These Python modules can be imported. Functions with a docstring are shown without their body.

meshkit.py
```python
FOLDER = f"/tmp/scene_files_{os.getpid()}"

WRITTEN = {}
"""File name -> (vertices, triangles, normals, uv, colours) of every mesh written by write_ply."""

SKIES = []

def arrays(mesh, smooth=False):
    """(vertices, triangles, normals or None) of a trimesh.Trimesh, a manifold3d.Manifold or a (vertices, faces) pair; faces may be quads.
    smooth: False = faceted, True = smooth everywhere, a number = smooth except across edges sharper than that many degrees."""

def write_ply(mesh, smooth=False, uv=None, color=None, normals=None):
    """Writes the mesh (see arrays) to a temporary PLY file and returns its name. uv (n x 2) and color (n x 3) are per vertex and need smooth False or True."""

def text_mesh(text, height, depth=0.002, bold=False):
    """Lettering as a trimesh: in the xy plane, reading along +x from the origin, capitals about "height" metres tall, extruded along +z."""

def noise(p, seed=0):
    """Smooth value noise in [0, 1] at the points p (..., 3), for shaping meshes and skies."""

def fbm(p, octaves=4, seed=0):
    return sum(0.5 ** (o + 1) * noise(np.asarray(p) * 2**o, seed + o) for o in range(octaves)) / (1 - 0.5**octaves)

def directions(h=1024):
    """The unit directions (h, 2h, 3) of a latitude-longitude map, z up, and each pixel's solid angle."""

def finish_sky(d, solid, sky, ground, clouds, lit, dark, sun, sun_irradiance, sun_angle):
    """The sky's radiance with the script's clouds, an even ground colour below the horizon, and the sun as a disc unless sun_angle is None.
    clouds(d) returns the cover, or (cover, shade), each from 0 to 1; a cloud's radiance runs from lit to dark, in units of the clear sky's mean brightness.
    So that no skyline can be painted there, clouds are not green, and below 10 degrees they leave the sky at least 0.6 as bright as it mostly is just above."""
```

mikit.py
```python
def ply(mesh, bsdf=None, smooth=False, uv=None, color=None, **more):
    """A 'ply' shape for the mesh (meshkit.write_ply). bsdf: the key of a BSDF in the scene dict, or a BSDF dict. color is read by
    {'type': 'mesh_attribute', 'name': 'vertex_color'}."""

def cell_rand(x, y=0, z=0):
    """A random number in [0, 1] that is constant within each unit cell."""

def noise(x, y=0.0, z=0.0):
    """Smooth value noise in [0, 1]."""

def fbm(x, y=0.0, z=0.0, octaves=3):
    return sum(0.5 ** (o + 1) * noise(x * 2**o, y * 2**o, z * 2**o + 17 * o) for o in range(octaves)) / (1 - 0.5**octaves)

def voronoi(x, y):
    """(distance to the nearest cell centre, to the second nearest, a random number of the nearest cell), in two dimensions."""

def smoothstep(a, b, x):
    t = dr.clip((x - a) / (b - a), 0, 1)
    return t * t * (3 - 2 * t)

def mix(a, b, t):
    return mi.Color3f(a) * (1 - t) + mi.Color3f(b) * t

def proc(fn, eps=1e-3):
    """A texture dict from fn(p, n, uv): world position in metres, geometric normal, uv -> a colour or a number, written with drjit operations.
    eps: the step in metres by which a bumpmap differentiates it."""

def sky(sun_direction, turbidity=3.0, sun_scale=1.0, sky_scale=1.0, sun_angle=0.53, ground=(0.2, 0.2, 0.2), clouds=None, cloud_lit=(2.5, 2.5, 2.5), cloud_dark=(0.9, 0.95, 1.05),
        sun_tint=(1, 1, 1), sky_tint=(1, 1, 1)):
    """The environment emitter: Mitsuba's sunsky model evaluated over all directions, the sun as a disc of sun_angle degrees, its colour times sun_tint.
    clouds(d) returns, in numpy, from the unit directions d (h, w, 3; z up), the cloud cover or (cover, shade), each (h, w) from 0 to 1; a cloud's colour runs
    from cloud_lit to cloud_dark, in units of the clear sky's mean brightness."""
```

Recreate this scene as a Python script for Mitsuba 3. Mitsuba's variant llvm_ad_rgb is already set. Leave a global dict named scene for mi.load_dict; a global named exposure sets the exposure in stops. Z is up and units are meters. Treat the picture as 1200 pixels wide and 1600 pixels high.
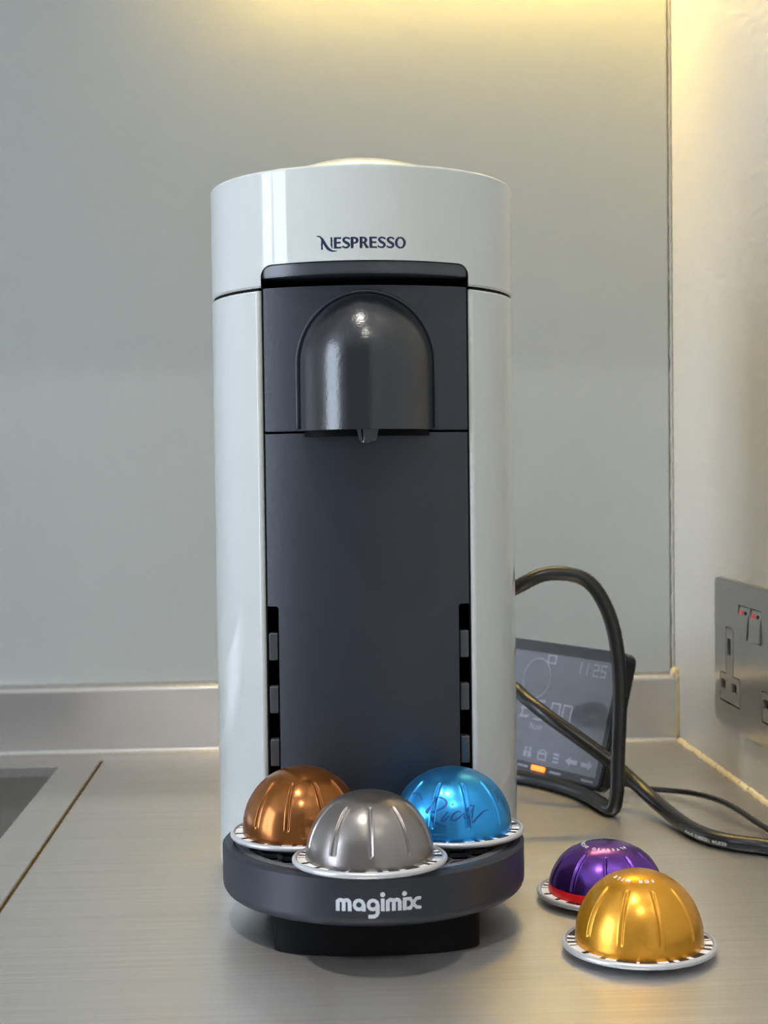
import math
import numpy as np
import trimesh
import manifold3d as m3
import shapely
from shapely import affinity
from shapely.geometry import Polygon, Point, LineString, box as sbox
import drjit as dr
import mitsuba as mi
import mikit
import meshkit

T = mi.ScalarTransform4f
rng = np.random.default_rng(7)
scene, labels = {}, {}

# ------------------------------------------------------------------ camera, light, exposure
FOCAL = 2307.13                                   # in pixels of a 1200 x 1600 frame
EYE = np.array([-0.0296, -0.7041, 0.189])
RIGHT = np.array([0.9984, -0.0552, -0.0121])
UP = np.array([0.0137, 0.0295, 0.9995])
FORWARD = np.array([0.0548, 0.9980, -0.0302])
scene['camera'] = {
    'type': 'thinlens', 'fov_axis': 'x', 'fov': 2 * math.degrees(math.atan(600 / FOCAL)),
    'aperture_radius': 0.0011, 'focus_distance': 0.615, 'near_clip': 0.02, 'far_clip': 50.0,
    'to_world': T().look_at(origin=EYE.tolist(), target=(EYE + FORWARD).tolist(), up=UP.tolist())}
exposure = 0.97
WINDOW = np.array([0.82, 0.95, 1.16]) * 4.4       # daylight in the panes of the left wall
LED = np.array([1.0, 0.68, 0.17]) * 54.0          # warm strip under the wall cupboard
LAMP = np.array([1.0, 0.95, 0.87])                # ceiling downlights
LAMP_POWER = 800.0

# ------------------------------------------------------------------ helpers
def rgb(*c):
    return {'type': 'rgb', 'value': [float(x) for x in c]}

def mat(name, d):
    scene[name] = d
    return name

def numbered(key):
    if not any(k == key or k.startswith(key + '__') for k in scene) and key not in labels:
        return key
    i = 1
    while any(k == f'{key}_{i:03d}' or k.startswith(f'{key}_{i:03d}__') for k in scene) or f'{key}_{i:03d}' in labels:
        i += 1
    return f'{key}_{i:03d}'

def thing(name, label, category, group=None):
    key = numbered(name)
    labels[key] = {'label': label, 'category': category}
    if group:
        labels[key]['group'] = group
    return key

def part(parent, name, mesh, bsdf, smooth=False, label=None, tf=None, uv=None, kind=None, **more):
    key = numbered(f'{parent}__{name}') if parent else name
    scene[key] = mesh_entry(mesh, bsdf, smooth, tf, uv, **more)
    if label or kind:
        labels[key] = {}
        if label: labels[key]['label'] = label
        if kind: labels[key]['kind'] = kind
    return key

def mesh_entry(mesh, bsdf, smooth=False, tf=None, uv=None, **more):
    if isinstance(mesh, list):
        mesh = cat(mesh)
    if tf is not None:
        if uv is not None or isinstance(mesh, tuple):
            v, f = mesh
            v = np.asarray(v) @ tf[:3, :3].T + tf[:3, 3]
            mesh = (v, f)
        else:
            mesh = tri(mesh).copy()
            mesh.apply_transform(tf)
    return mikit.ply(mesh, bsdf, smooth=smooth, uv=uv, **more)

def struct(name, mesh, bsdf, smooth=False, **more):
    scene[name] = mesh_entry(mesh, bsdf, smooth, **more)
    labels.setdefault(name, {})['kind'] = 'structure'
    return name

def tri(m):
    if hasattr(m, 'to_mesh'):
        q = m.to_mesh()
        return trimesh.Trimesh(np.array(q.vert_properties[:, :3]), np.array(q.tri_verts), process=False)
    return m

def cat(ms):
    return trimesh.util.concatenate([tri(m) for m in ms])

def mani(mesh):
    mesh = tri(mesh)
    return m3.Manifold(m3.Mesh(np.asarray(mesh.vertices, np.float32), np.asarray(mesh.faces, np.uint32)))

def box(x0, x1, y0, y1, z0, z1):
    b = trimesh.creation.box(extents=[x1 - x0, y1 - y0, z1 - z0])
    b.apply_translation([(x0 + x1) / 2, (y0 + y1) / 2, (z0 + z1) / 2])
    return b

def rbox(x0, x1, y0, y1, z0, z1, r, n=12):
    s = m3.Manifold.sphere(r, n)
    return m3.Manifold.batch_hull([s.translate([x, y, z]) for x in (x0 + r, x1 - r) for y in (y0 + r, y1 - r) for z in (z0 + r, z1 - r)])

def extrude(poly, h, z=0.0):
    ms = [trimesh.creation.extrude_polygon(g, h, engine='earcut') for g in getattr(poly, 'geoms', [poly]) if not g.is_empty and g.area > 1e-12]
    m = trimesh.util.concatenate(ms)
    m.apply_translation([0, 0, z])
    return m

def lathe(profile, n=192):
    """(r, z) pairs from the axis at the bottom, round the outside, back to the axis at the top."""
    p = [q for q in profile]
    cs = m3.CrossSection([[(max(r, 0), z) for r, z in p]])
    return m3.Manifold.revolve(cs, n)

def arc(cx, cy, r, a0, a1, n=8):
    return [(cx + r * math.cos(math.radians(a0 + (a1 - a0) * i / n)), cy + r * math.sin(math.radians(a0 + (a1 - a0) * i / n))) for i in range(n + 1)]

def frame(origin, ex, ey, ez):
    m = np.eye(4)
    m[:3, 0], m[:3, 1], m[:3, 2], m[:3, 3] = ex, ey, ez, origin
    return m

def spline(points, n):
    from scipy.interpolate import CubicSpline
    p = np.asarray(points, float)
    d = np.r_[0, np.cumsum(np.linalg.norm(np.diff(p, axis=0), axis=1) ** 0.7)]
    return CubicSpline(d, p)(np.linspace(0, d[-1], n))

def tube(path, radius, sides=16):
    """A capped tube, with rotation-minimising frames. Returns (mesh, path, normals, binormals)."""
    p = np.asarray(path, float)
    t = np.gradient(p, axis=0)
    t /= np.linalg.norm(t, axis=1, keepdims=True)
    a = np.cross(t[0], [0, 0, 1.0])
    if np.linalg.norm(a) < 1e-3:
        a = np.cross(t[0], [1.0, 0, 0])
    A = [a / np.linalg.norm(a)]
    for i in range(1, len(p)):
        b = A[-1] - t[i] * (A[-1] @ t[i])
        A.append(b / np.linalg.norm(b))
    A = np.array(A)
    B = np.cross(t, A)
    th = np.arange(sides) * 2 * np.pi / sides
    r = np.broadcast_to(radius, (len(p),))[:, None, None]
    v = p[:, None] + r * (np.cos(th)[None, :, None] * A[:, None] + np.sin(th)[None, :, None] * B[:, None])
    n = len(p)
    f = []
    for i in range(n - 1):
        for j in range(sides):
            k = (j + 1) % sides
            f += [[i * sides + j, i * sides + k, (i + 1) * sides + k], [i * sides + j, (i + 1) * sides + k, (i + 1) * sides + j]]
    v = np.vstack([v.reshape(-1, 3), p[:1], p[-1:]])
    c0, c1 = n * sides, n * sides + 1
    for j in range(sides):
        k = (j + 1) % sides
        f += [[c0, k, j], [c1, (n - 1) * sides + j, (n - 1) * sides + k]]
    return trimesh.Trimesh(v, np.array(f), process=False)

def stroke(points, w, cap='round'):
    return LineString(points).buffer(w / 2, cap_style=cap, join_style='round')

def curve(pts, n=24):
    """A smooth line through 2-D points."""
    from scipy.interpolate import CubicSpline
    p = np.asarray(pts, float)
    d = np.r_[0, np.cumsum(np.hypot(*np.diff(p, axis=0).T))]
    return CubicSpline(d, p)(np.linspace(0, d[-1], n))

def brush(pts, w0, w1, n=24):
    """A pen stroke along a smooth line whose width runs from w0 in the middle to w1 at its ends."""
    q = curve(pts, n)
    out = []
    for i in range(len(q) - 1):
        t = (i + .5) / (len(q) - 1)
        w = w1 + (w0 - w1) * math.sin(math.pi * t)
        out.append(LineString(q[i:i + 2]).buffer(w / 2, 4))
    return shapely.union_all(out)

# ------------------------------------------------------------------ materials
def steel_tint(p, n, uv):
    a = mikit.noise(p.x * 9.0, p.y * 900.0, p.z * 900.0)
    b = mikit.noise(p.x * 22.0 + 7.0, p.y * 2600.0, p.z * 2600.0)
    c = mikit.fbm(p.x * 5.0, p.y * 9.0, p.z * 9.0, 2)
    k = 0.86 + 0.08 * a + 0.13 * b - 0.05 * c
    return mi.Color3f(0.74, 0.728, 0.715) * k

def steel_bump(p, n, uv):
    return mikit.noise(p.x * 12.0, p.y * 1300.0, p.z * 1300.0) * 0.000012

# brushed along x: smooth along the brushing (u), spread wide across it (v)
STEEL = mat('brushed_steel', {'type': 'bumpmap', 'arbitrary': mikit.proc(steel_bump, 2e-4), 'scale': 1.0,
    'nested': {'type': 'roughconductor', 'material': 'none', 'distribution': 'ggx', 'alpha_u': 0.08, 'alpha_v': 0.19, 'specular_reflectance': mikit.proc(steel_tint)}})
PLATE = mat('satin_steel', {'type': 'principled', 'base_color': rgb(0.43, 0.415, 0.395), 'metallic': 0.95, 'roughness': 0.22})
WHITE = mat('white_gloss', {'type': 'roughplastic', 'diffuse_reflectance': rgb(0.505, 0.53, 0.51), 'alpha': 0.005, 'distribution': 'ggx', 'nonlinear': False})

def grain(p, n, uv):
    return mikit.fbm(p.x * 1500.0, p.y * 1500.0, p.z * 1500.0, 2)
DARK = mat('dark_plastic', {'type': 'bumpmap', 'arbitrary': mikit.proc(grain, 2e-4), 'scale': 0.00006,
    'nested': {'type': 'principled', 'base_color': rgb(0.012, 0.0155, 0.024), 'roughness': 0.42, 'specular': 0.55}})
DARK_SMOOTH = mat('dark_satin_plastic', {'type': 'principled', 'base_color': rgb(0.032, 0.036, 0.044), 'roughness': 0.3, 'specular': 0.6})
BLACK = mat('black_plastic', {'type': 'principled', 'base_color': rgb(0.0018, 0.0018, 0.002), 'roughness': 0.55, 'specular': 0.08})
LATCH = mat('latch_plastic', {'type': 'principled', 'base_color': rgb(0.045, 0.05, 0.058), 'roughness': 0.2, 'specular': 0.7})
INK = mat('navy_ink', {'type': 'principled', 'base_color': rgb(0.010, 0.014, 0.045), 'roughness': 0.35})
SILVER_INK = mat('silver_ink', {'type': 'principled', 'base_color': rgb(0.62, 0.65, 0.68), 'roughness': 0.4})
WHITE_INK = mat('white_ink', {'type': 'principled', 'base_color': rgb(0.80, 0.80, 0.80), 'roughness': 0.5})
RUBBER = mat('black_cable_sheath', {'type': 'principled', 'base_color': rgb(0.006, 0.0063, 0.007), 'roughness': 0.3, 'specular': 0.6})
GLASSWALL = mat('painted_glass', {'type': 'roughplastic', 'diffuse_reflectance': rgb(0.50, 0.53, 0.515), 'alpha': 0.10, 'distribution': 'ggx', 'nonlinear': False})

def plaster_bump(p, n, uv):
    return mikit.fbm(p.x * 160.0, p.y * 110.0, p.z * 260.0, 3)
PLASTER = mat('painted_plaster', {'type': 'bumpmap', 'arbitrary': mikit.proc(plaster_bump, 6e-4), 'scale': 0.0006,
    'nested': {'type': 'principled', 'base_color': rgb(0.46, 0.45, 0.42), 'roughness': 0.45, 'specular': 0.4}})
PAINT = mat('white_paint', {'type': 'diffuse', 'reflectance': rgb(0.72, 0.71, 0.69)})
FLOOR = mat('floor_paint', {'type': 'diffuse', 'reflectance': rgb(0.30, 0.26, 0.22)})
CABINET = mat('cupboard_paint', {'type': 'principled', 'base_color': rgb(0.62, 0.62, 0.61), 'roughness': 0.4})

def sealant_tint(p, n, uv):
    d = mikit.smoothstep(0.66, 0.78, mikit.fbm(p.x * 240.0, p.y * 240.0, p.z * 240.0, 2))
    return mikit.mix((0.74, 0.62, 0.38), (0.26, 0.20, 0.11), d * 0.8)
SEALANT = mat('aged_sealant', {'type': 'principled', 'base_color': mikit.proc(sealant_tint), 'roughness': 0.3})
GRIME = mat('brown_joint', {'type': 'diffuse', 'reflectance': rgb(0.075, 0.05, 0.018)})
HOBGLASS = mat('grey_hob_glass', {'type': 'principled', 'base_color': rgb(0.05, 0.055, 0.06), 'roughness': 0.45, 'specular': 0.22})

# ------------------------------------------------------------------ the room
YB, XW = 0.2844, 0.2248          # front of the steel upstand, the right wall
YG = 0.2960                      # face of the painted glass
ZC, ZF, XL, YF = 1.52, -0.90, -2.30, -2.90
struct('floor', box(XL, XW, YF, YG + .02, ZF - .05, ZF), FLOOR)
struct('ceiling', box(XL, XW, YF, YG + .02, ZC, ZC + .05), PAINT)
struct('wall_back', box(XL, XW + .1, YG + .006, YG + .08, ZF, ZC), PAINT)
struct('wall_back__glass_panel', tri(rbox(XL + .01, 0.2218, YG, YG + .0065, .0005, .5645, .0012)), GLASSWALL, smooth=40)
labels.pop('wall_back__glass_panel')
struct('wall_right', box(XW, XW + .1, YF, YG + .02, ZF, ZC), PLASTER)
struct('wall_front', box(XL, XW, YF - .1, YF, ZF, ZC), mat('grey_paint', {'type': 'diffuse', 'reflectance': rgb(0.36, 0.35, 0.34)}))
# left wall with a window opening
WY0, WY1, WZ0, WZ1 = -1.46, -0.36, -0.84, 1.42
struct('wall_left', [box(XL - .1, XL, YF, WY0, ZF, ZC), box(XL - .1, XL, WY1, YG + .02, ZF, ZC), box(XL - .1, XL, WY0, WY1, ZF, WZ0), box(XL - .1, XL, WY0, WY1, WZ1, ZC)], PAINT)
labels['window_1'] = {'kind': 'structure'}
W_ = .055
wf = [box(XL - .08, XL - .03, WY0, WY0 + W_, WZ0, WZ1), box(XL - .08, XL - .03, WY1 - W_, WY1, WZ0, WZ1),
      box(XL - .08, XL - .03, WY0 + W_, WY1 - W_, WZ0, WZ0 + W_), box(XL - .08, XL - .03, WY0 + W_, WY1 - W_, WZ1 - W_, WZ1),
      box(XL - .08, XL - .03, -.86, -.80, WZ0 + W_, WZ1 - W_)]
part('window_1', 'window_frame', wf, PAINT)
for a, b in ((WY0 + W_, -.86), (-.80, WY1 - W_)):
    part('window_1', 'pane', box(XL - .07, XL - .06, a, b, WZ0 + W_, WZ1 - W_), PAINT, emitter={'type': 'area', 'radiance': rgb(*WINDOW)})

# wall cupboard above the frame, with its light strip
CB0, CBZ, CBY = -1.6, 0.565, -0.085
cb = thing('wall_cupboard', 'pale wall cupboard fixed above the glass splashback', 'cupboard')
part(cb, 'carcass', tri(rbox(CB0, XW - .001, CBY + .02, YG - .0005, CBZ, 1.25, .002)), CABINET, smooth=40)
for i in range(3):
    w = (XW - .001 - CB0) / 3
    part(cb, 'door', tri(rbox(CB0 + i * w + .0015, CB0 + (i + 1) * w - .0015, CBY, CBY + .0195, CBZ, 1.25, .002)), CABINET, smooth=40)
ls = thing('light_strip', 'warm light strip under the wall cupboard along the glass splashback', 'light')
part(ls, 'channel', box(-.10, XW - .004, .274, .290, CBZ - .006, CBZ - .0005), PLATE)
part(ls, 'diffuser', box(-.09, XW - .005, .276, .288, CBZ - .0085, CBZ - .0065), PAINT, emitter={'type': 'area', 'radiance': rgb(*LED)})
for lx, ly, r_, k in ((-.22, -.48, .026, 1.0), (-.06, -1.25, .030, .45)):
    dl = thing('downlight', 'small round downlight set in the ceiling ' + ('near the wall cupboard' if ly > -.9 else 'over the middle of the kitchen'), 'light')
    part(dl, 'bezel', tri(lathe([(r_ + .002, -.004), (r_ + .014, -.004), (r_ + .014, 0), (r_ + .002, 0)], 48).translate([lx, ly, ZC - .0005])), PLATE, smooth=30)
    lens = trimesh.creation.cylinder(r_, .002, sections=48)
    lens.apply_translation([lx, ly, ZC - .0025])
    part(dl, 'lens', lens, PAINT, emitter={'type': 'area', 'radiance': rgb(*(LAMP * LAMP_POWER * k))})

# ------------------------------------------------------------------ countertop with upstand, hob
XC0, YC0 = -1.6, -0.335
HX0, HX1, HY0, HY1 = -.76, -.1615, -.25, .2625     # outline of the hob's steel frame
ct = thing('countertop', 'brushed stainless steel countertop with a low upstand, carrying the coffee machine', 'countertop')
def slab(poly, z0, z1):
    return extrude(poly, z1 - z0, z0)
top = Polygon([(XC0, YC0), (XW - .0005, YC0), (XW - .0005, YB), (XC0, YB)]).difference(sbox(HX0, HY0, HX1, HY1))
def steel_part(parent, name, m):
    """Brushed sheet: faceted, its texture axes along the brushing and across it."""
    m = trimesh.graph.smooth_shade(tri(m), angle=math.radians(40), facet_minarea=None)
    v = np.array(m.vertices)
    n = np.array(m.vertex_normals)
    uv = np.where(np.abs(n[:, :1]) > .9, np.c_[v[:, 1], v[:, 2]], np.where(np.abs(n[:, 1:2]) > .7, np.c_[v[:, 0], v[:, 2]], np.c_[v[:, 0], v[:, 1]]))
    return part(parent, name, (v, np.array(m.faces)), STEEL, True, uv=uv)
steel_part(ct, 'worktop', slab(top, -.04, 0.0))
prof = [(YG - .0004, 0)] + [(YB - .0045, 0)] + [(YB - .0045 + .0045 * math.sin(math.radians(a)), .0045 - .0045 * math.cos(math.radians(a))) for a in range(10, 91, 10)]
prof += [(YB + .005 - .005 * math.cos(math.radians(a)), .0410 + .005 * math.sin(math.radians(a))) for a in range(0, 91, 10)] + [(YG - .0004, .0460)]
up = extrude(Polygon(prof), XW - .0025 - XC0)
up = trimesh.Trimesh(np.c_[up.vertices[:, 2] + XC0, up.vertices[:, 0], up.vertices[:, 1]], up.faces, process=False)
steel_part(ct, 'upstand', up)
fr = thing('base_cupboard', 'pale base cupboard under the steel countertop', 'cupboard')
part(fr, 'carcass', box(XC0, XW - .001, YC0 + .03, YG, ZF + .1, -.0405), CABINET)
part(fr, 'plinth', box(XC0, XW - .001, YC0 + .08, YG, ZF, ZF + .0995), DARK_SMOOTH)

hob = thing('hob', 'dark grey glass hob in a flat steel frame, left of the coffee machine', 'hob')
outer = sbox(HX0 + .0012, HY0 + .0012, HX1 - .0012, HY1 - .0012)
inner = sbox(HX0 + .026, HY0 + .026, -.1861, .2335)
fm = mani(extrude(outer.difference(inner), .010, -.008))
steel_part(hob, 'steel_frame', fm)
part(hob, 'glass', extrude(inner.buffer(-.0002), .006, -.0095), HOBGLASS)
part(hob, 'joint_seal', extrude(sbox(HX0, HY0, HX1, HY1).difference(outer), .0075, -.008), GRIME)

# sealant beads in the joints
def bead(points, r, amp, seed, n=160):
    p = spline(points, n)
    d = np.arange(n)[:, None] * np.ones(3)
    rr = r * (1 + amp * (meshkit.fbm(d * .23 + seed, 3, seed) - .5) * 2)
    p = p + (meshkit.noise(d * .31 + seed * 3.1, seed)[:, None] - .5) * r * .5
    return tube(p, rr, 10)
struct('trim_1', bead([(XW - .0003, y, .0008) for y in np.linspace(YB - .002, -.33, 8)], .0021, .13, 3, 320), SEALANT, smooth=60)
struct('trim_2', bead([(XW - .0012, YG - .0085, z) for z in np.linspace(.002, .047, 5)], .0022, .35, 5, 60), SEALANT, smooth=60)
struct('trim_3', bead([(XW - .0012, YG + .002, z) for z in np.linspace(.049, .60, 8)], .0014, .10, 9, 240), mat('pale_sealant', {'type': 'principled', 'base_color': rgb(.52, .50, .44), 'roughness': .3}), smooth=60)
blob = trimesh.creation.icosphere(3, .0032)
blob.vertices += (meshkit.noise(blob.vertices * 600, 3)[:, None] - .5) * .0025
blob.apply_transform(trimesh.transformations.scale_matrix(1.0)); blob.apply_translation([XW - .0022, YG - .0075, .0472])
struct('trim_4', blob, SEALANT, smooth=True)

# ------------------------------------------------------------------ the coffee machine (built at the origin, facing -y)
MR = np.eye(4)
MR[:3, :3] = trimesh.transformations.rotation_matrix(math.radians(-1.2), [0, 0, 1])[:3, :3]
R0, HW, YO = 0.0710, 0.0453, -0.0125
ZS, ZT = 0.2677, 0.3188
cm = thing('coffee_machine', 'tall white cylindrical coffee machine with a dark grey front, standing on the steel counter', 'coffee machine')
def mp(parent, name, mesh, bsdf, smooth=30, label=None, **k):
    return part(parent, name, tri(mesh) if not isinstance(mesh, list) else mesh, bsdf, smooth, label, MR, **k)

def opening_poly(r):
    d = Point(0, 0).buffer(R0 + .01, 128).difference(sbox(-HW, -.2, HW, YO))
    d = d.buffer(0)
    ring = Point(0, 0).buffer(R0, 192).difference(sbox(-HW, -.2, HW, YO))
    return ring.buffer(-r, 8).buffer(r, 8)
shell2 = opening_poly(.0016)
def rounded_profile(z0, z1, r0, r1):
    return [(0, z0), (R0 - r0, z0)] + arc(R0 - r0, z0 + r0, r0, -90, 0, 5)[1:] + [(R0, z1 - r1)] + arc(R0 - r1, z1 - r1, r1, 0, 90, 5)[1:] + [(0, z1)]
body = mani(extrude(shell2, .30, 0)) ^ lathe(rounded_profile(.003, ZS - .0006, .002, .0011), 384)
bodykey = mp(cm, 'body_shell', body, WHITE, 32, 'glossy white outer shell')
# head
hp = [(0, ZS + .0006), (R0 - .0008, ZS + .0006), (R0, ZS + .0014), (R0, ZT - .0013)] + arc(R0 - .0013, ZT - .0013, .0013, 0, 90, 5)[1:] + \
     [(R0 - .0032, ZT), (R0 - .0042, ZT - .0022), (0, ZT - .0022)]
def arch_box(hw, z0, z1, r, y0, y1):
    q = sbox(-hw, z0, hw, z1 - r).union(sbox(-hw + r, z0, hw - r, z1)).union(Point(-hw + r, z1 - r).buffer(r, 12)).union(Point(hw - r, z1 - r).buffer(r, 12))
    e = extrude(q, y1 - y0)
    return mani(trimesh.Trimesh(np.c_[e.vertices[:, 0], y1 - e.vertices[:, 2], e.vertices[:, 1]], e.faces, process=False))
cut = arch_box(HW + .0002, ZS - .01, .2777, .0048, -.1, YO)
head = lathe(hp, 384) - cut
headkey = mp(cm, 'head', head, WHITE, 32, 'glossy white head of the machine')
mp(cm, 'seam_ring', mani(extrude(opening_poly(.0016).buffer(-.0011), .0042, ZS - .0021)), BLACK)
# the head's domed lid
capr, caph, z0 = .0555, .0175, ZT - .0022
mp(cm, 'lid_dome', lathe([(0, z0 - .001), (capr, z0 - .001)] + [(capr * math.cos(t), z0 + caph * (1 - math.cos(t) ** 2)) for t in np.linspace(0, math.pi / 2 - 1e-3, 40)] + [(0, z0 + caph)], 192), WHITE, 30, 'domed white lid')
# dark liner of the front recess
liner = sbox(-HW + .0001, -.0545, HW - .0001, YO - .0001).difference(sbox(-HW + .0006, -.2, HW - .0006, YO - .0016)).intersection(Point(0, 0).buffer(R0 - .0022, 128))
mp(cm, 'recess_liner', extrude(liner, .2768 - .0035, .0035), BLACK)
# visor above the spout
vis2 = Point(0, 0).buffer(R0 - .0006, 192).intersection(sbox(-HW + .0001, -.2, HW - .0001, -.03))
vis2 = vis2.buffer(-.0035, 12).buffer(.0035, 12)
def bevelled(poly, z0, z1, c):
    """An upright prism with a small chamfer round its top and bottom."""
    lo = extrude(poly.buffer(-c), .2 * c, z0)
    return m3.Manifold.batch_hull if False else mani(extrude(poly, z1 - z0 - 2 * c, z0 + c)) + mani(extrude(poly.buffer(-c * .5), z1 - z0 - c * .7, z0 + c * .35)) + mani(extrude(poly.buffer(-c), z1 - z0, z0))
mp(cm, 'visor', bevelled(vis2, .2722, .2774, .0006), DARK_SMOOTH, 40, 'dark grey satin strip above the spout')
# panels: gently bowed
PY, PR = 0.0365, 0.100
def bowed(hw, ro=PR, th=.004):
    return Point(0, PY).buffer(ro, 256).difference(Point(0, PY).buffer(ro - th, 256)).intersection(sbox(-hw, -.2, hw, -.03))
mp(cm, 'upper_panel', bevelled(bowed(HW - .0007), .2052, .2680, .0004), DARK, 40, 'dark grey textured panel behind the spout')
low = mani(extrude(bowed(HW - .0007, PR - .0004), .2042 - .0045, .0045))
NZ = .1283
for s in (-1, 1):
    nb = arch_box(.0049, -.01, NZ, .0012, -.1, 0.0)
    low = low - nb.translate([s * (HW - .0007 + .00005), 0, 0])
mp(cm, 'lower_panel', low, DARK, 40, 'dark grey textured panel between the two rows of support slots')
for s in (-1, 1):
    for k in range(4):
        zt = .1162 - .02357 * k
        yb = PY - math.sqrt((PR - .0004) ** 2 - .0430 ** 2)
        b = rbox(s * .0423 - .0020, s * .0423 + .0020, yb + .0010, yb + .0070, zt - .0120, zt, .0004, 8)
        mp(cm, 'support_ledge', b, LATCH, 40)
# spout: a smooth half dome
SA, SB, SP, SY, SZ0, SZ1 = .0292, .0305, .0235, -.0560, .2052, .2340
def panel_y(x):
    return PY - np.sqrt(PR ** 2 - np.asarray(x) ** 2)
def spout_mesh(nr=56, na=64, nl=24):
    rows = []
    for ph in np.linspace(0, math.pi / 2, nr):
        rho, d = math.sin(ph), math.cos(ph) ** 1.2
        zl = np.linspace(SZ0, SZ1, nl)[:-1]
        yy = lambda x: float(panel_y(x)) + .0008 - SP * d
        left = [(-SA * rho, yy(SA * rho), z) for z in zl]
        th = np.linspace(math.pi, 0, na)
        top = [(SA * rho * math.cos(a), yy(SA * rho * math.cos(a)), SZ1 + SB * rho * math.sin(a)) for a in th]
        rows.append(left + top + [(SA * rho, yy(SA * rho), z) for z in zl[::-1]])
    v = np.array(rows)
    r, c, _ = v.shape
    i, j = np.meshgrid(np.arange(r - 1), np.arange(c - 1), indexing='ij')
    a = i * c + j
    f = np.vstack([np.stack([a, a + 1, a + c], -1).reshape(-1, 3), np.stack([a + 1, a + c + 1, a + c], -1).reshape(-1, 3)])
    vv = v.reshape(-1, 3)
    # flat underside
    left, right = v[:, 0], v[:, -1]
    base = len(vv)
    vv = np.vstack([vv, left, right])
    g = []
    for k in range(r - 1):
        g += [[base + k, base + k + 1, base + r + k], [base + k + 1, base + r + k + 1, base + r + k]]
    m = trimesh.Trimesh(vv, np.vstack([f, g]), process=False)
    m.merge_vertices()
    m.update_faces(m.nondegenerate_faces())
    trimesh.repair.fix_normals(m)
    return m
sp = mp(cm, 'spout', spout_mesh(), mat('spout_plastic', {'type': 'bumpmap', 'arbitrary': mikit.proc(grain, 2e-4), 'scale': 0.00006,
    'nested': {'type': 'principled', 'base_color': rgb(0.007, 0.008, 0.011), 'roughness': 0.22, 'specular': 0.75}}), 35, 'dark domed coffee spout')
th = np.linspace(math.pi, 0, 60)
lipx = np.r_[np.full(12, -(SA + .0008)), (SA + .0008) * np.cos(th), np.full(12, SA + .0008)]
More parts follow.
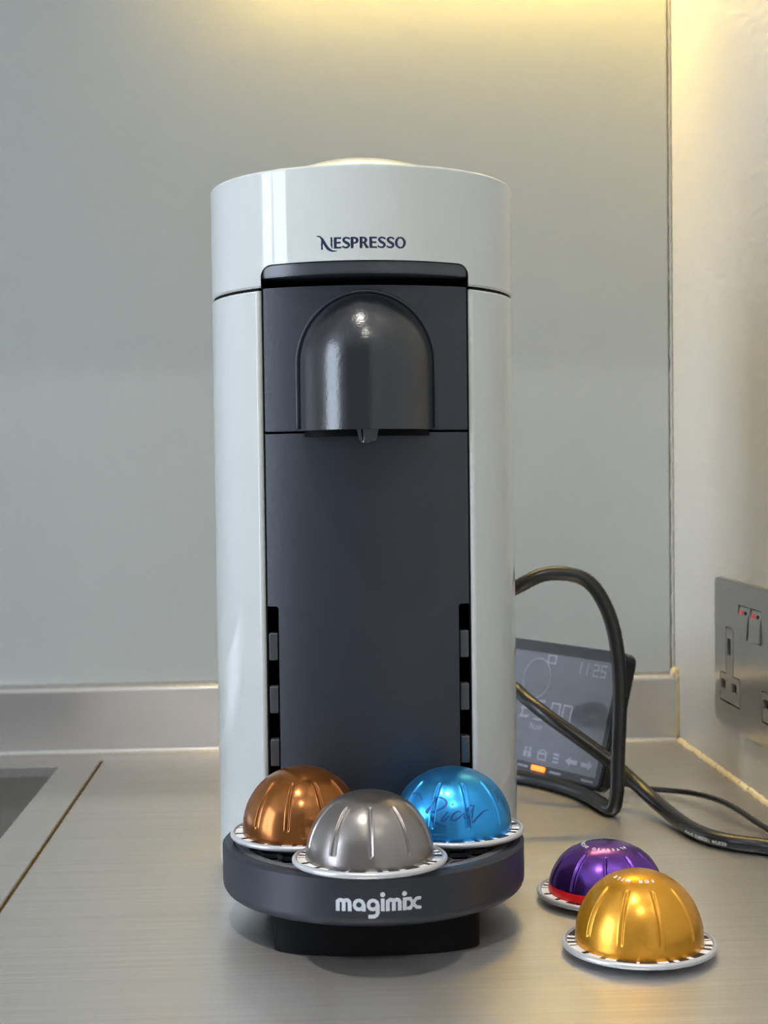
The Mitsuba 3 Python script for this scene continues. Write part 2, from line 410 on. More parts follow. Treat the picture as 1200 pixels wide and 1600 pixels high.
lipz = np.r_[np.linspace(SZ0 + .001, SZ1 - .001, 12), SZ1 + (SB + .0008) * np.sin(th), np.linspace(SZ1 - .001, SZ0 + .001, 12)]
mp(sp, 'spout_rim', tube(np.c_[lipx, panel_y(lipx) + .0002, lipz], .0010, 10), DARK, True)
under = affinity.scale(Point(0, 0).buffer(1, 64).intersection(sbox(-2, -2, 2, 0)), .0272, SP - .010, origin=(0, 0))
under = affinity.translate(under, 0, SY - .004)
mp(sp, 'underside', extrude(under, .0026, SZ0 - .0025), BLACK)
NYc = -.0765
nz = [tri(m3.Manifold.batch_hull([rbox(-.0046 + .0022, .0046, NYc - .003, NYc + .003, SZ0 - .0002, SZ0 + .0006, .0002, 6), rbox(-.0034 + .0022, .0034, NYc - .0022, NYc + .0022, SZ0 - .0050, SZ0 - .0042, .0002, 6)])),
      tri(m3.Manifold.batch_hull([rbox(-.0046, -.0030, NYc - .003, NYc + .003, SZ0 - .0002, SZ0 + .0006, .0002, 6), rbox(-.0036, -.0024, NYc - .0022, NYc + .0022, SZ0 - .0047, SZ0 - .0039, .0002, 6)])),
      tri(m3.Manifold.cylinder(.006, .0022, .0022, 24).translate([-.0008, NYc, SZ0 - .0056]))]
mp(sp, 'nozzle', nz, DARK_SMOOTH, 40, 'small twin nozzle under the spout')

# lettering of the head: a drawn N with its swash, then ESPRESSO in light capitals
def wrap(m, radius, z, cx=0.0, cy=0.0):
    """Flat lettering (x along, y up, z out) bent round the front of an upright cylinder."""
    v = np.array(m.vertices)
    a = v[:, 0] / radius
    r = radius + v[:, 2]
    return trimesh.Trimesh(np.c_[cx + r * np.sin(a), cy - r * np.cos(a), z + v[:, 1]], m.faces, process=False)
def letters_wordmark():
    """Cap height 1; returns shapes."""
    W = .20
    out = []
    def vbar(x, w=W): return sbox(x, 0, x + w, 1)
    def E(x): return shapely.union_all([vbar(x), sbox(x, 0, x + .60, .125), sbox(x, .45, x + .55, .57), sbox(x, .875, x + .60, 1)])
    def S(x):
        pts = curve([(x + .60, .86), (x + .45, .94), (x + .24, .93), (x + .11, .77), (x + .22, .59), (x + .45, .45), (x + .57, .28), (x + .46, .09), (x + .24, .055), (x + .05, .15)], 40)
        parts_ = []
        for i in range(len(pts) - 1):
            t = (i + .5) / (len(pts) - 1)
            parts_.append(LineString(pts[i:i + 2]).buffer((.115 + .09 * math.exp(-((t - .5) / .22) ** 2)) / 2, 4))
        return shapely.union_all(parts_)
    def bowl(x, y0, y1, w):
        cy, h = (y0 + y1) / 2, (y1 - y0)
        o = affinity.scale(Point(0, 0).buffer(1, 24), h * .62, h / 2)
        i = affinity.scale(Point(0, 0).buffer(1, 24), h * .62 - .19, h / 2 - .115)
        o = affinity.translate(o.union(sbox(-w, -h / 2, 0, h / 2)), x + w, cy)
        i = affinity.translate(i.union(sbox(-w, -h / 2 + .115, 0, h / 2 - .115)), x + w, cy)
        return o.difference(i)
    def P(x): return vbar(x).union(bowl(x + .1, .40, 1.0, .16).intersection(sbox(x, 0, x + .70, 1)))
    def Rr(x): return shapely.union_all([vbar(x), bowl(x + .1, .44, 1.0, .16).intersection(sbox(x, 0, x + .70, 1)), Polygon([(x + .28, .46), (x + .46, .46), (x + .74, 0), (x + .52, 0)])])
    def O(x):
        o = affinity.translate(affinity.scale(Point(0, 0).buffer(1, 32), .46, .52), x + .46, .5)
        return o.difference(affinity.translate(affinity.scale(Point(0, 0).buffer(1, 32), .27, .41), x + .46, .5))
    x = 1.16
    for L, adv in ((E, .70), (S, .74), (P, .76), (Rr, .82), (E, .70), (S, .74), (S, .74), (O, .92)):
        out.append(L(x)); x += adv
    # N: two uprights, the diagonal running on into a swash above left and below right
    n = shapely.union_all([Polygon([(.05, -.05), (.17, -.05), (.17, .62), (.05, .95)]), Polygon([(.88, .30), (.88, 1.02), (1.0, 1.02), (1.0, .02)])])
    sw = np.vstack([curve([(-.34, 1.20), (-.08, 1.17), (.14, 1.00), (.40, .58), (.62, .20), (.90, -.10), (1.40, -.20)], 30),
                    curve([(1.40, -.22), (1.00, -.27), (.66, -.14), (.36, .24), (.14, .68), (-.04, 1.02), (-.34, 1.16)], 30)])
    out.append(n.union(Polygon(sw).buffer(0)))
    return out
ws = letters_wordmark()
H1 = .00505
wm = cat([extrude(shapely.segmentize(affinity.scale(g.buffer(.022), H1, H1 * .92, origin=(0, 0)), .0012), .0003, -.00022) for g in ws])
wx = (wm.vertices[:, 0].min() + wm.vertices[:, 0].max()) / 2
wm.apply_translation([-wx - .0017, 0, 0])
mp(headkey, 'wordmark', wrap(wm, R0, .2828), INK, False, 'dark blue lettering NESPRESSO')

# ------------------------------------------------------------------ drip tray of the machine
TC, TR, TZ0, TZ1 = -.0855, .0633, .0135, .0338
tp = [(0, TZ0), (TR - .0045, TZ0)] + arc(TR - .0045, TZ0 + .0045, .0045, -90, 0, 6)[1:] + [(TR, TZ1 - .0013), (TR - .0004, TZ1 - .0009), (TR - .0013, TZ1), (TR - .0046, TZ1), (TR - .0046, TZ1 - .009), (0, TZ1 - .009)]
tray = lathe(tp, 256).translate([0, TC, 0])
def footprint(g):
    """The column's outline, grown by g."""
    return Point(0, 0).buffer(R0 + g, 192).difference(sbox(-HW + .001, -.2, HW - .001, -.03)).union(Point(0, PY).buffer(PR + g, 192).intersection(sbox(-HW, -.2, HW, 0)))
column = mani(extrude(footprint(.0006), .2, -.05))
tray = tray - column
tk = mp(cm, 'drip_tray', tray, DARK, 35, 'round dark grey drip tray')
gf = Point(0, TC).buffer(TR - .0052, 128).difference(Point(0, TC).buffer(TR - .0092, 128))
gclip = footprint(.0012)
grid_frame = gf.difference(gclip)
cells = []
ph = .0098
hexes = []
for a in range(-9, 10):
    for b in range(-16, 17):
        cx, cy = a * ph * 1.5 / math.sqrt(3) * 1.0, (b + .5 * (a % 2)) * ph
        if math.hypot(cx, cy) < TR - .002:
            hexes.append(Polygon([(cx + (ph / math.sqrt(3) - .0006) * math.cos(t), TC + cy + (ph / math.sqrt(3) - .0006) * math.sin(t)) for t in np.arange(6) * math.pi / 3]))
gridp = Point(0, TC).buffer(TR - .0088, 96).difference(shapely.union_all(hexes)).difference(gclip)
gk = mp(tk, 'grid', [extrude(grid_frame, .0042, TZ1 - .0046), extrude(gridp, .0016, TZ1 - .0036)], mat('grid_plastic', {'type': 'principled', 'base_color': rgb(0.10, 0.105, 0.115), 'roughness': 0.22, 'specular': 0.9}), False, 'black honeycomb grid of the drip tray')
mp(tk, 'tray_well', extrude(Point(0, TC).buffer(TR - .005, 96).difference(gclip), .0008, TZ1 - .0088), BLACK)
foot = sbox(-.0405, -.1270, .0405, -.075).union(affinity.translate(affinity.scale(Point(0, 0).buffer(1, 48), .0405, .012), 0, -.1270))
mp(tk, 'foot', extrude(foot, TZ0 + .0006, 0.0002), BLACK, 30, 'black foot under the drip tray')
# rounded lower-case lettering on the tray's rim, x-height 1
def rounded_word():
    w = .30
    def m_(x): return shapely.union_all([stroke([(x + .15, 0), (x + .15, .85)], w, 'flat'), shapely.union_all([LineString([(x + .15 + c, 0), (x + .15 + c, .62)] + arc(x + .15 + c - .23, .62, .23, 0, 180, 12)[1:] + [(x + .15 + c - .46, .4)]).buffer(w / 2, 8, cap_style='flat') for c in (.46, .92)])]).intersection(sbox(x, 0, x + 2, 1.2))
    def a_(x): return Point(x + .48, .5).buffer(.48, 24).difference(Point(x + .48, .5).buffer(.2, 16)).union(sbox(x + .72, 0, x + 1.0, .55))
    def g_(x): return shapely.union_all([Point(x + .48, .5).buffer(.48, 24).difference(Point(x + .48, .5).buffer(.2, 16)), LineString([(x + .84, .55), (x + .84, -.02)] + arc(x + .46, -.02, .38, 0, -90, 12)[1:] + [(x + .12, -.40)]).buffer(.15, 8, cap_style='flat')])
    def i_(x): return shapely.union_all([sbox(x, 0, x + .30, .98), Point(x + .15, 1.27).buffer(.19, 16)])
    def x_(x): return shapely.union_all([stroke([(x + .02, .86), (x + .22, .86), (x + .38, .60), (x + .38, .40), (x + .22, .14), (x + .02, .14)], .26), stroke([(x + .98, .86), (x + .72, .84), (x + .50, .60), (x + .50, .40), (x + .72, .16), (x + .98, .14)], .26)])
    out, x = [], 0
    for L, adv in ((m_, 1.30), (a_, 1.07), (g_, 1.07), (i_, .38), (m_, 1.30), (i_, .37), (x_, 1.0)):
        out.append(L(x)); x += adv
    return out, x
rw, wlen = rounded_word()
H2 = .0325 / wlen
rm = cat([extrude(affinity.scale(affinity.translate(g, -wlen / 2, 0), H2, H2, origin=(0, 0)), .0003, -.0002) for g in rw])
mp(tk, 'wordmark', wrap(rm, TR, .0205, 0, TC), SILVER_INK, False, 'pale grey lettering magimix')

# ------------------------------------------------------------------ coffee capsules
CR, DR, DH, RZ = .0299, .0247, .0284, .0040
NRIB = 10
def capsule_angles():
    a = []
    for k in range(NRIB):
        c = k * 2 * math.pi / NRIB
        a += [c + d for d in np.linspace(-.075, .075, 23)] + [c + d for d in np.linspace(.075, 2 * math.pi / NRIB - .075, 12)[1:-1]]
    return np.array(a)
def dome_profile(t):
    """t from 0 at the base to 1 at the top."""
    e = 2.12
    a = np.asarray(t) * math.pi / 2
    return DR * np.cos(a) ** (2 / e), RZ + .0002 + DH * np.sin(a) ** (2 / e)
def dome_mesh():
    A = capsule_angles()
    tt = np.r_[np.linspace(0, .12, 8)[:-1], np.linspace(.12, .70, 60)[:-1], np.linspace(.70, .995, 26)]
    r, z = dome_profile(tt)
    dr_, dz_ = np.gradient(r), np.gradient(z)
    nl = np.hypot(dr_, dz_)
    nr_, nz_ = dz_ / nl, -dr_ / nl
    v = []
    for i, t in enumerate(tt):
        m = mikit_step(.10, .13, t) * (1 - mikit_step(.60, .64, t))
        d = ((A + math.pi / NRIB) % (2 * math.pi / NRIB)) - math.pi / NRIB
        s = d * r[i]
        disp = m * (-.00050 * np.exp(-(s / .00052) ** 2) + .00016 * np.exp(-((np.abs(s) - .00105) / .00035) ** 2))
        rr, zz = r[i] + nr_[i] * disp, z[i] + nz_[i] * disp
        v.append(np.c_[rr * np.cos(A), rr * np.sin(A), zz])
    n = len(A)
    v = np.vstack(v + [np.array([[0, 0, z[-1]]])])
    f = []
    jj = np.arange(n); kk = (jj + 1) % n
    for i in range(len(tt) - 1):
        f.append(np.stack([i * n + jj, i * n + kk, (i + 1) * n + kk], 1)); f.append(np.stack([i * n + jj, (i + 1) * n + kk, (i + 1) * n + jj], 1))
    b = (len(tt) - 1) * n
    f.append(np.stack([b + jj, b + kk, np.full(n, len(v) - 1)], 1))
    return trimesh.Trimesh(v, np.vstack(f), process=False)
def mikit_step(a, b, x):
    t = np.clip((np.asarray(x, float) - a) / (b - a), 0, 1)
    return t * t * (3 - 2 * t)
DOME = dome_mesh()
RIM = tri(lathe([(0, 0), (.012, .0004), (.020, .0011), (.0270, .0022), (CR - .0022, .0024)] + arc(CR - .0012, RZ - .0004, .0012, -90, 100, 12) + [(CR - .0019, RZ - .0002), (CR - .0022, RZ - .0004), (0, RZ - .0004)], 192))
def ring_mesh(r0, r1, z0, z1, n=192):
    a = np.linspace(0, 2 * math.pi, n + 1)
    v = np.vstack([np.c_[r0 * np.cos(a), r0 * np.sin(a), np.full(n + 1, z0)], np.c_[r1 * np.cos(a), r1 * np.sin(a), np.full(n + 1, z1)]])
    uv = np.vstack([np.c_[a / (2 * math.pi), np.zeros(n + 1)], np.c_[a / (2 * math.pi), np.ones(n + 1)]])
    j = np.arange(n)
    f = np.vstack([np.stack([j, n + 1 + j, n + 2 + j], 1), np.stack([j, n + 2 + j, j + 1], 1)])
    return (v, f), uv
RING, RING_UV = ring_mesh(.0246, CR - .0020, RZ + .0001, RZ + .0001)
def barcode(p, n, uv):
    u = uv.x * 74.0
    c = mikit.cell_rand(u, 3.0)
    fr = u - dr.floor(u)
    half = mikit.cell_rand(u, 9.0)
    on = dr.select((c < 0.46) | ((half < 0.3) & (fr < 0.45)), 1.0, 0.0)
    edge = dr.select((uv.y > 0.97) | (uv.y < 0.04), 0.0, 1.0)
    return mikit.mix((0.72, 0.72, 0.72), (0.012, 0.012, 0.014), on * edge)
BARCODE = mat('code_ring_print', {'type': 'principled', 'base_color': mikit.proc(barcode), 'roughness': 0.35})
RIMW = mat('white_rim', {'type': 'principled', 'base_color': rgb(0.56, 0.57, 0.585), 'roughness': 0.3, 'metallic': 0.5})
RED = mat('red_band_print', {'type': 'principled', 'base_color': rgb(0.70, 0.015, 0.02), 'roughness': 0.3})
def foil(name, c, rough=.26, met=.9):
    return mat(name, {'type': 'principled', 'base_color': rgb(*c), 'metallic': met, 'roughness': rough, 'clearcoat': 0.8, 'clearcoat_gloss': 0.93})
def on_dome(m, phi, t0, outward_up=True, lift=.00004):
    """Flat lettering (x along, y up the dome) laid on a capsule's dome about azimuth phi, baseline at profile place t0."""
    tt = np.linspace(0, .995, 400)
    r, z = dome_profile(tt)
    s = np.r_[0, np.cumsum(np.hypot(np.diff(r), np.diff(z)))]
    v = np.array(m.vertices)
    sb = np.interp(t0, tt, s)
    y = v[:, 1] if outward_up else -v[:, 1]
    x = v[:, 0] if outward_up else -v[:, 0]
    sv = sb + y
    rv, zv = np.interp(sv, s, r), np.interp(sv, s, z)
    e = 1e-4
    dr1, dz1 = np.interp(sv + e, s, r) - np.interp(sv - e, s, r), np.interp(sv + e, s, z) - np.interp(sv - e, s, z)
    L = np.hypot(dr1, dz1)
    h = v[:, 2] + lift
    rr, zz = rv + dz1 / L * h, zv - dr1 / L * h
    a = phi + x / max(np.interp(sb + np.median(y), s, r), 1e-3)
    return trimesh.Trimesh(np.c_[rr * np.cos(a), rr * np.sin(a), zz], m.faces, process=False)
def text_flat(t, h):
    m = meshkit.text_mesh(t, h, .00006, bold=True)
    m.apply_translation([-(m.bounds[0][0] + m.bounds[1][0]) / 2, 0, 0])
    return m
def capsule(x, y, z, rot, colour, label, tall=1.0, tip=0.0):
    key = thing('coffee_capsule', label, 'coffee capsule')
    tf = trimesh.transformations.translation_matrix([x, y, z]) @ trimesh.transformations.rotation_matrix(math.radians(tip), [1, 0, 0]) @ trimesh.transformations.rotation_matrix(math.radians(rot), [0, 0, 1])
    low = trimesh.transformations.translation_matrix([0, 0, RZ + .0002]) @ np.diag([1, 1, tall, 1.0]) @ trimesh.transformations.translation_matrix([0, 0, -RZ - .0002])
    def add(name, entry, label=None, parent=key):
        to = {'to_world': T(tf if name in ('rim', 'code_ring') else tf @ low)}
        k = numbered(f'{parent}__{name}')
        scene[k] = {**entry, **to}
        if label: labels[k] = {'label': label}
        return k
    d = add('dome', {**DOME_E, 'bsdf': {'type': 'ref', 'id': colour}})
    add('rim', RIM_E, 'pale rolled rim')
    add('code_ring', RING_E, 'ring of black and white code marks')
    return key, d, add
DOME_E, RIM_E = mikit.ply(DOME, 'white_rim', smooth=True), mikit.ply(RIM, 'white_rim', smooth=35)
RING_E = mikit.ply(RING, 'code_ring_print', smooth=False, uv=RING_UV)
CROWN_E = mikit.ply(on_dome(text_flat('N', .0022), 0, .90), 'white_ink')
GZ = TZ1 - .0003
foil('brown_foil', (.25, .078, .004), .18, .78)
foil('grey_foil', (.25, .225, .21), .26)
foil('blue_foil', (.02, .30, .70), .24)
foil('purple_foil', (.13, .035, .34), .22)
foil('gold_foil', (.64, .285, .012), .26, .72)
F = -90.0                                          # azimuth that faces the viewer
capsule(-.0318, -.0895, GZ, F - 14, 'brown_foil', 'amber brown coffee capsule at the back left of the drip tray', .945)
capsule(-.0058, -.1420, GZ + .0022, F - 1, 'grey_foil', 'taupe grey coffee capsule at the front of the drip tray', .89, -1.8)
k, d, add = capsule(.0314, -.0906, GZ, F + 10, 'blue_foil', 'bright blue coffee capsule with handwritten lettering, at the back right of the drip tray', .89)
# handwritten word, drawn on the flat and laid on the front of the dome
def pen_stroke(pts, w0, w1, n=24):
    u = [(math.asin(max(-.97, min(.97, (x - 540) * .0488 / 24.2))) * 24.2, (742 - y) * .0503) for x, y in pts]
    return brush(u, w0, w1, n)
pens = [([(388, 346), (372, 385), (356, 430), (338, 478), (326, 498), (320, 488), (330, 464), (345, 440)], .8, .5, 50),
        ([(345, 372), (366, 356), (395, 348), (430, 350), (462, 362), (482, 385), (484, 412), (466, 436), (436, 456), (400, 474), (358, 486)], .85, .5, 60),
        ([(352, 488), (362, 520), (380, 552), (406, 578), (440, 596), (490, 606)], 1.25, .3, 40),
        ([(500, 474), (484, 500), (466, 526), (452, 548), (452, 560), (466, 558), (490, 538), (512, 514)], .8, .4, 40),
        ([(540, 412), (546, 406)], .8, .8, 4),
        ([(606, 484), (600, 474), (584, 474), (562, 486), (542, 506), (530, 530), (534, 548), (552, 552), (580, 538), (612, 512), (634, 492)], .85, .4, 60),
        ([(722, 432), (706, 426), (686, 436), (664, 462), (646, 494), (636, 524), (642, 538), (660, 528), (684, 500), (708, 466), (732, 430)], .85, .45, 60),
        ([(732, 430), (716, 470), (698, 520), (684, 560), (682, 576), (694, 576), (720, 556), (752, 526), (786, 500), (816, 488), (846, 486)], 1.0, .3, 60),
        ([(140, 352), (175, 342), (210, 348), (238, 366), (258, 390)], .8, .3, 30),
        ([(975, 350), (970, 390), (955, 440)], .7, .3, 30)]
pen = [pen_stroke(*q) for q in pens]
mk = [extrude(shapely.segmentize(affinity.scale(g, .001, .001, origin=(0, 0)), .0006), .00006) for g in pen]
scr = cat(mk)
scr = scr.subdivide_to_size(.0009)
scr = trimesh.Trimesh(*scr, process=False) if isinstance(scr, tuple) else scr
add('handwriting', mikit.ply(on_dome(scr, math.radians(-15.7), .0), mat('deep_blue_ink', {'type': 'principled', 'base_color': rgb(.004, .07, .26), 'roughness': .3, 'metallic': .3})), 'dark blue handwritten word', d)

k, d, add = capsule(.0995, -.0740, 0.0003, F - 12, 'purple_foil', 'purple coffee capsule with a red band, lying on the counter behind the gold one', .75)
rb = (np.linspace(0, .095, 8))
rr, zz = dome_profile(rb)
a = np.linspace(0, 2 * math.pi, 129)
vv = np.vstack([np.c_[(r_ + .00012) * np.cos(a), (r_ + .00012) * np.sin(a), np.full(129, z_)] for r_, z_ in zip(rr, zz)])
j = np.arange(128)
ff = np.vstack([np.vstack([np.stack([i * 129 + j, i * 129 + j + 1, (i + 1) * 129 + j + 1], 1), np.stack([i * 129 + j, (i + 1) * 129 + j + 1, (i + 1) * 129 + j], 1)]) for i in range(7)])
add('red_band', mikit.ply((vv, ff), 'red_band_print', smooth=True), 'red band round the foot of the dome', d)
WI = {'type': 'ref', 'id': 'white_ink'}
def crown(text, phi0, step, h=.0016, t0=.78):
    ms = []
    for i, c in enumerate(text):
        if c != ' ':
            ms.append(on_dome(text_flat(c, h), math.radians(phi0 - i * step), t0, False))
    return cat(ms)
add('crown_lettering', mikit.ply(crown('ALTISSIO DECAFFEINATO', 46 + 12, 12.5), 'white_ink'), 'small white lettering round the crown', d)
k, d, add = capsule(.0982, -.1433, 0.0003, F + 7, 'gold_foil', 'gold coffee capsule lying on the counter in front of the purple one', .97)
add('crown_lettering', mikit.ply(crown('FOR MILK', 12, 14), 'white_ink'), 'small pale lettering round the crown', d)

# ------------------------------------------------------------------ small home display
DBR = np.array([.1353, .1173, .004])
dw = np.array([.5143, -.8576, 0.0])                # towards its right edge
dn0 = np.array([-.8576, -.5143, 0.0])
tilt = .2893
du = np.array([0, 0, 1.0]) * math.cos(tilt) - dn0 * math.sin(tilt)
dn = dn0 * math.cos(tilt) + np.array([0, 0, 1.0]) * math.sin(tilt)
DF = frame(DBR, dw, du, dn)                        # local x to the right, y up, z out of the screen
DWd, DHt, DTh = .126, .0805, .0095
dv = thing('home_display', 'small black tilted home display with a glowing orange light, standing behind the looped cable', 'display')
def dpart(parent, name, mesh, bsdf, smooth=35, label=None, **k):
    return part(parent, name, tri(mesh) if not isinstance(mesh, list) else mesh, bsdf, smooth, label, DF, **k)
def rrect(x0, x1, y0, y1, r):
    return sbox(x0 + r, y0 + r, x1 - r, y1 - r).buffer(r, 12)
hs = bevelled(rrect(-DWd, 0, 0, DHt, .006), -DTh, 0, .0016)
dk = dpart(dv, 'housing', hs, mat('display_housing', {'type': 'principled', 'base_color': rgb(.015, .016, .018), 'roughness': .22, 'specular': .6}), 35, 'glossy black housing')
stand = m3.Manifold.batch_hull([rbox(-.09, -.035, .012, .05, -DTh - .001, -DTh + .002, .0008, 6), rbox(-.085, -.04, .0, .004, -DTh - .034, -DTh - .030, .0008, 6)])
dpart(dv, 'stand', stand, BLACK, 35)
def lcd(p, n, uv):
    q = (p.x - DBR[0]) * du[0] + (p.y - DBR[1]) * du[1] + (p.z - DBR[2]) * du[2]
    return mi.Color3f(0.085, 0.092, 0.115) * (1.0 + 0.10 * mikit.noise(q * 900.0))
SX0, SX1, SY0, SY1 = -.1195, -.0052, .0070, .0735
sk = dpart(dv, 'screen', extrude(sbox(SX0, SY0, SX1, SY1), .0003, -.0001), mat('screen_glass', {'type': 'principled', 'base_color': mikit.proc(lcd), 'roughness': .12, 'specular': .9}), False, 'grey screen with pale digits and icons')
GLYPH = mat('pale_segment', {'type': 'principled', 'base_color': rgb(.25, .26, .33), 'roughness': .2})
zg = .00021
def dtext(t, h, x, y):
    m = meshkit.text_mesh(t, h, .00008)
    m.apply_translation([x - m.bounds[0][0], y, zg])
    return m
def seven(ch, x, y, w, h, s):
    seg = {'0': 'abcdef', '1': 'bc', '2': 'abged', '5': 'afgcd', '8': 'abcdefg'}[ch]
    R = {'a': sbox(0, h - s, w, h), 'g': sbox(0, h / 2 - s / 2, w, h / 2 + s / 2), 'd': sbox(0, 0, w, s), 'f': sbox(0, h / 2, s, h), 'b': sbox(w - s, h / 2, w, h), 'e': sbox(0, 0, s, h / 2), 'c': sbox(w - s, 0, w, h / 2)}
    return affinity.translate(shapely.union_all([R[c] for c in seg]), x, y)
clock = [seven('1', -.0395, .0640, .004, .0072, .0007), seven('1', -.0335, .0640, .004, .0072, .0007), sbox(-.0275, .0655, -.0268, .0662), sbox(-.0275, .0685, -.0268, .0692), seven('2', -.0250, .0640, .0046, .0072, .0007), seven('5', -.0185, .0640, .0046, .0072, .0007)]
big = [seven('5', -.0690, .0325, .0085, .0125, .0013), sbox(-.0585, .0325, -.0570, .0340), seven('0', -.0545, .0325, .0085, .0125, .0013), seven('0', -.0440, .0325, .0085, .0125, .0013)]
ringp = Point(-.0730, .0575).buffer(.0125, 32).difference(Point(-.0730, .0575).buffer(.0120, 32))
sqi = rrect(-.0665, -.0585, .0675, .0730, .0008).difference(rrect(-.0653, -.0597, .0684, .0721, .0005))
arrl = Polygon([(-.0325, .0130), (-.0285, .0158), (-.0285, .0142), (-.0225, .0142), (-.0225, .0116), (-.0285, .0116), (-.0285, .0102)])
arrr = affinity.scale(arrl, -1, 1, origin=(-.0208, .013))
house = rrect(-.0575, -.0495, .0098, .0140, .0006).difference(rrect(-.0565, -.0505, .0106, .0132, .0004)).union(Polygon([(-.0585, .0142), (-.0535, .0166), (-.0485, .0142)]).difference(Polygon([(-.0565, .0145), (-.0535, .0158), (-.0505, .0145)])))
bars = [sbox(-.0435, .0100 + i * .0022, -.0385, .0112 + i * .0022) for i in range(3)]
people = [Point(-.0690 + i * .0040, .0150).buffer(.0010, 10).union(rrect(-.0705 + i * .0040, -.0675 + i * .0040, .0098, .0136, .0008)) for i in range(2)]
dpart(sk, 'clock_digits', [extrude(g, .00008, zg) for g in clock], GLYPH, False, 'pale clock digits')
dpart(sk, 'amount_digits', [dtext('£', .0118, -.0815, .0328)] + [extrude(g, .00008, zg) for g in big], GLYPH, False, 'large pale digits')
dpart(sk, 'caption', [dtext('Now', .0040, -.0700, .0268)], GLYPH, False)
dpart(sk, 'dial', extrude(ringp, .00008, zg), GLYPH, False, 'faint ring of the dial')
for g in [sqi, arrl, arrr, house, shapely.union_all(bars), shapely.union_all(people)]:
    dpart(sk, 'icon', extrude(g, .00008, zg), GLYPH, False)
ORANGE = mat('orange_light_plastic', {'type': 'principled', 'base_color': rgb(.8, .16, .02), 'roughness': .4})
for i, xx in enumerate((-.1010, -.0840, -.0690, -.0544, -.0393, -.0115)):
    if i == 3:
        dpart(dk, 'indicator_light', rbox(xx - .0062, xx + .0062, .0030, .0062, -.0004, .0010, .0007, 10), ORANGE, 35, 'glowing orange indicator', emitter={'type': 'area', 'radiance': rgb(1.5, .22, .02)})
    else:
        dpart(dk, 'touch_mark', rbox(xx - .0050, xx + .0050, .0036, .0050, -.0003, .0003, .0003, 6), GLYPH, 35)

# ------------------------------------------------------------------ cables
RC = .0039
path = [(.0948, .145, .0573), (.1153, .118, .0414), (.1405, .100, .0230), (.1537, .080, .0111), (.1621, .045, .0048), (.1697, .012, .0041), (.1815, -.002, .0040), (.1945, -.012, .0040), (.2020, -.045, .0040), (.2050, -.12, .0040), (.2050, -.325, .0040)]
diag = spline(path, 130)
loop_start = [(.0480, .1400, .0860), (.0620, .1200, .1080), (.0876, .0920, .1239), (.0988, .0900, .1294), (.1111, .0900, .1302), (.1232, .0890, .1266), (.1327, .0880, .1144), (.1381, .0860, .0974), (.1401, .0830, .0734), (.1393, .0800, .0531), (.1374, .0770, .0260), (.1360, .0745, .0105), (.1343, .0752, .0045), (.1322, .0800, .0041), (.1268, .1090, .0041), (.1181, .1330, .0041), (.1079, .1500, .0041), (.0972, .1625, .0041), (.0700, .1780, .0041), (.0300, .1800, .0041)]
hidden = spline([(.0480, .1400, .0860), (.0300, .1560, .0720), (.0420, .1760, .0600), (.0700, .1680, .0600), tuple(path[0])], 40)
loopp = spline(loop_start, 190)
pc = thing('power_cable', 'thick black power cable looping up beside the machine and along the counter', 'cable')
allp = np.vstack([loopp[::-1], hidden[1:], diag[1:]])
allp[:, 2] = np.maximum(allp[:, 2], RC + .0001)
sheath = part(pc, 'sheath', tube(allp, RC, 18), RUBBER, True)
# printing along the sheath, on the side that faces the room
def on_path(m, pts, start, ang, r):
    p = np.asarray(pts)
    s = np.r_[0, np.cumsum(np.linalg.norm(np.diff(p, axis=0), axis=1))]
    t = np.gradient(p, axis=0); t /= np.linalg.norm(t, axis=1, keepdims=True)
    v = np.array(m.vertices)
    sv = start + v[:, 0]
    c = np.stack([np.interp(sv, s, p[:, k]) for k in range(3)], 1)
    tt = np.stack([np.interp(sv, s, t[:, k]) for k in range(3)], 1)
    up = np.array([0, 0, 1.0]) - tt * tt[:, 2:3]
    up /= np.linalg.norm(up, axis=1, keepdims=True)
    side = np.cross(tt, up)
    a = ang + v[:, 1] / r
    return trimesh.Trimesh(c + (r + v[:, 2])[:, None] * (np.cos(a)[:, None] * side + np.sin(a)[:, None] * up), m.faces, process=False)
tx = meshkit.text_mesh('+S+S+S  IENNEQU  N1830', .0017, .00008)
dl_ = np.r_[0, np.cumsum(np.linalg.norm(np.diff(diag, axis=0), axis=1))]
i0 = np.argmin(np.linalg.norm(diag - np.array([.1655, .028, .0042]), axis=1))
part(sheath, 'print', on_path(tx, diag, dl_[i0], math.radians(-22), RC + .00002), WHITE_INK, False, 'small white printing on the cable')

tc = thing('thin_lead', 'thin black lead running from behind the home display across the counter to the right', 'cable')
tl = spline([(.1450, .150, .0100), (.1530, .140, .0045), (.1635, .130, .0030), (.1801, .115, .0040), (.1890, .095, .0058), (.1962, .062, .0066), (.2035, .030, .0030), (.2110, .0, .0017), (.2160, -.06, .0017), (.2180, -.325, .0017)], 120)
tl[:, 2] = np.maximum(tl[:, 2], .0017)
part(tc, 'sheath', tube(tl, .00155, 12), RUBBER, True)

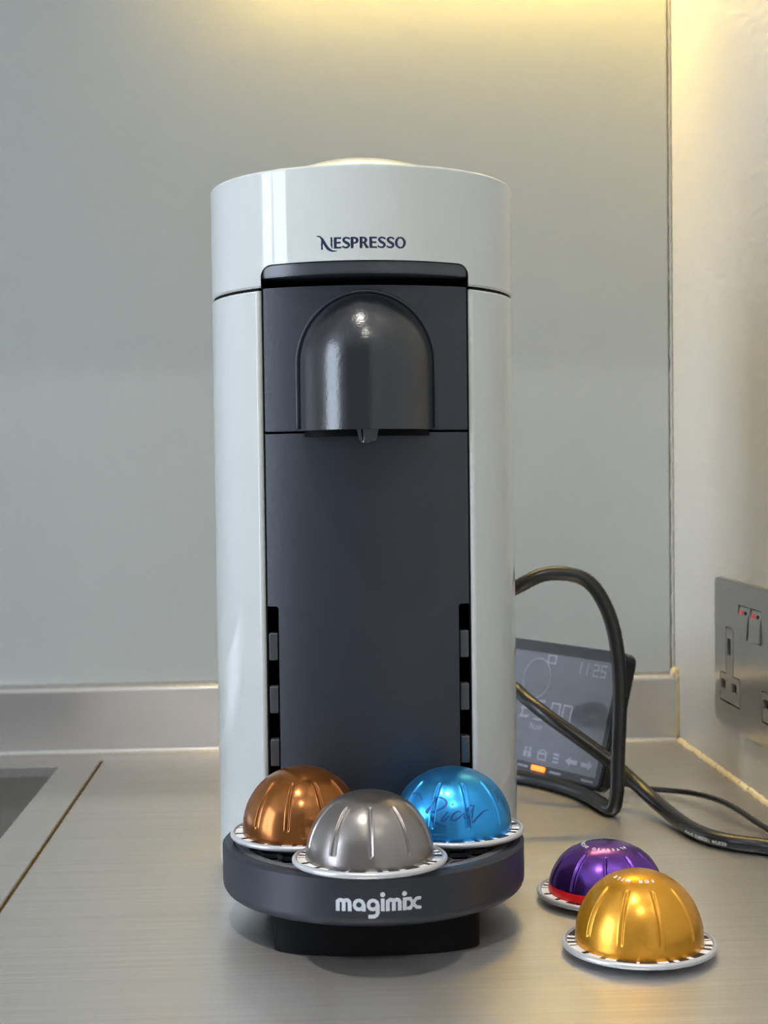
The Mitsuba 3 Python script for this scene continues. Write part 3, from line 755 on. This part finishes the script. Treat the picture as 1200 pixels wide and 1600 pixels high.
# ------------------------------------------------------------------ double wall socket on the right wall (local x towards the room, y up, z out of the wall)
SF = frame([XW, .1850, .0765], [0, -1, 0], [0, 0, 1], [-1, 0, 0])
so = thing('wall_socket', 'brushed steel double wall socket with red-marked switches, on the right wall', 'socket')
def spart(parent, name, mesh, bsdf, smooth=35, label=None, **k):
    return part(parent, name, tri(mesh) if not isinstance(mesh, list) else mesh, bsdf, smooth, label, SF, **k)
plate2 = rrect(0, .146, -.0435, .0435, .003)
def t_shape(x):
    """The raised face of one outlet: a narrow stem over a wide foot."""
    return sbox(x + .0125, -.0300 + .014, x + .0270, .0150).union(sbox(x, -.0295, x + .0395, -.0130)).buffer(-.0006).buffer(.0006)
faces_ = [t_shape(.0122), t_shape(.0935)]
sws = [(.0500, .0690), (.0728, .0918)]
holes = shapely.union_all([f.buffer(.0006) for f in faces_] + [sbox(a - .0007, .0118, b + .0007, .0307) for a, b in sws])
pl = mani(extrude(plate2.difference(holes), .0028, .0002)) + mani(extrude(plate2.buffer(-.0008).difference(holes), .0036, .0002))
sk2 = spart(so, 'plate', pl, PLATE, 35, 'brushed steel plate')
spart(so, 'back_box', extrude(plate2.buffer(-.004), .0016, .0001), BLACK, False)
for f, x in zip(faces_, (.0122, .0935)):
    slots = shapely.union_all([sbox(x + .0150, -.0030 + .0018, x + .0215, .0085), sbox(x + .0022, -.0222, x + .0105, -.0172), sbox(x + .0245, -.0222, x + .0330, -.0172)])
    fk = spart(so, 'outlet_face', mani(extrude(f.difference(slots), .0020, .0012)) + mani(extrude(f.difference(slots).buffer(-.0003), .0026, .0012)), mat('outlet_grey', {'type': 'principled', 'base_color': rgb(.27, .255, .24), 'metallic': .6, 'roughness': .32}) if 'outlet_grey' not in scene else 'outlet_grey', 35, 'grey outlet face')
for a, b in sws:
    rk = mani(trimesh.Trimesh(*[np.array(q) for q in ([(a, .0125, .0012), (b, .0125, .0012), (b, .0300, .0012), (a, .0300, .0012), (a, .0125, .0052), (b, .0125, .0052), (b, .0215, .0046), (a, .0215, .0046), (b, .0300, .0030), (a, .0300, .0030)],
         [(0, 2, 1), (0, 3, 2), (0, 1, 5), (0, 5, 4), (4, 5, 6), (4, 6, 7), (7, 6, 8), (7, 8, 9), (9, 8, 2), (9, 2, 3), (1, 2, 8), (1, 8, 6), (1, 6, 5), (0, 9, 3), (0, 7, 9), (0, 4, 7)])], process=False))
    k_ = spart(so, 'switch', rk, PLATE, False, 'steel rocker switch')
    spart(k_, 'red_mark', rbox(a + .0022, a + .0075, .0252, .0278, .0030, .0040, .0004, 8), mat('red_neon', {'type': 'principled', 'base_color': rgb(.75, .03, .02), 'roughness': .2}) if 'red_neon' not in scene else 'red_neon', 35, 'red mark')
    spart(k_, 'dark_mark', rbox(a + .0108, a + .0150, .0252, .0278, .0030, .0038, .0004, 8), BLACK, 35)
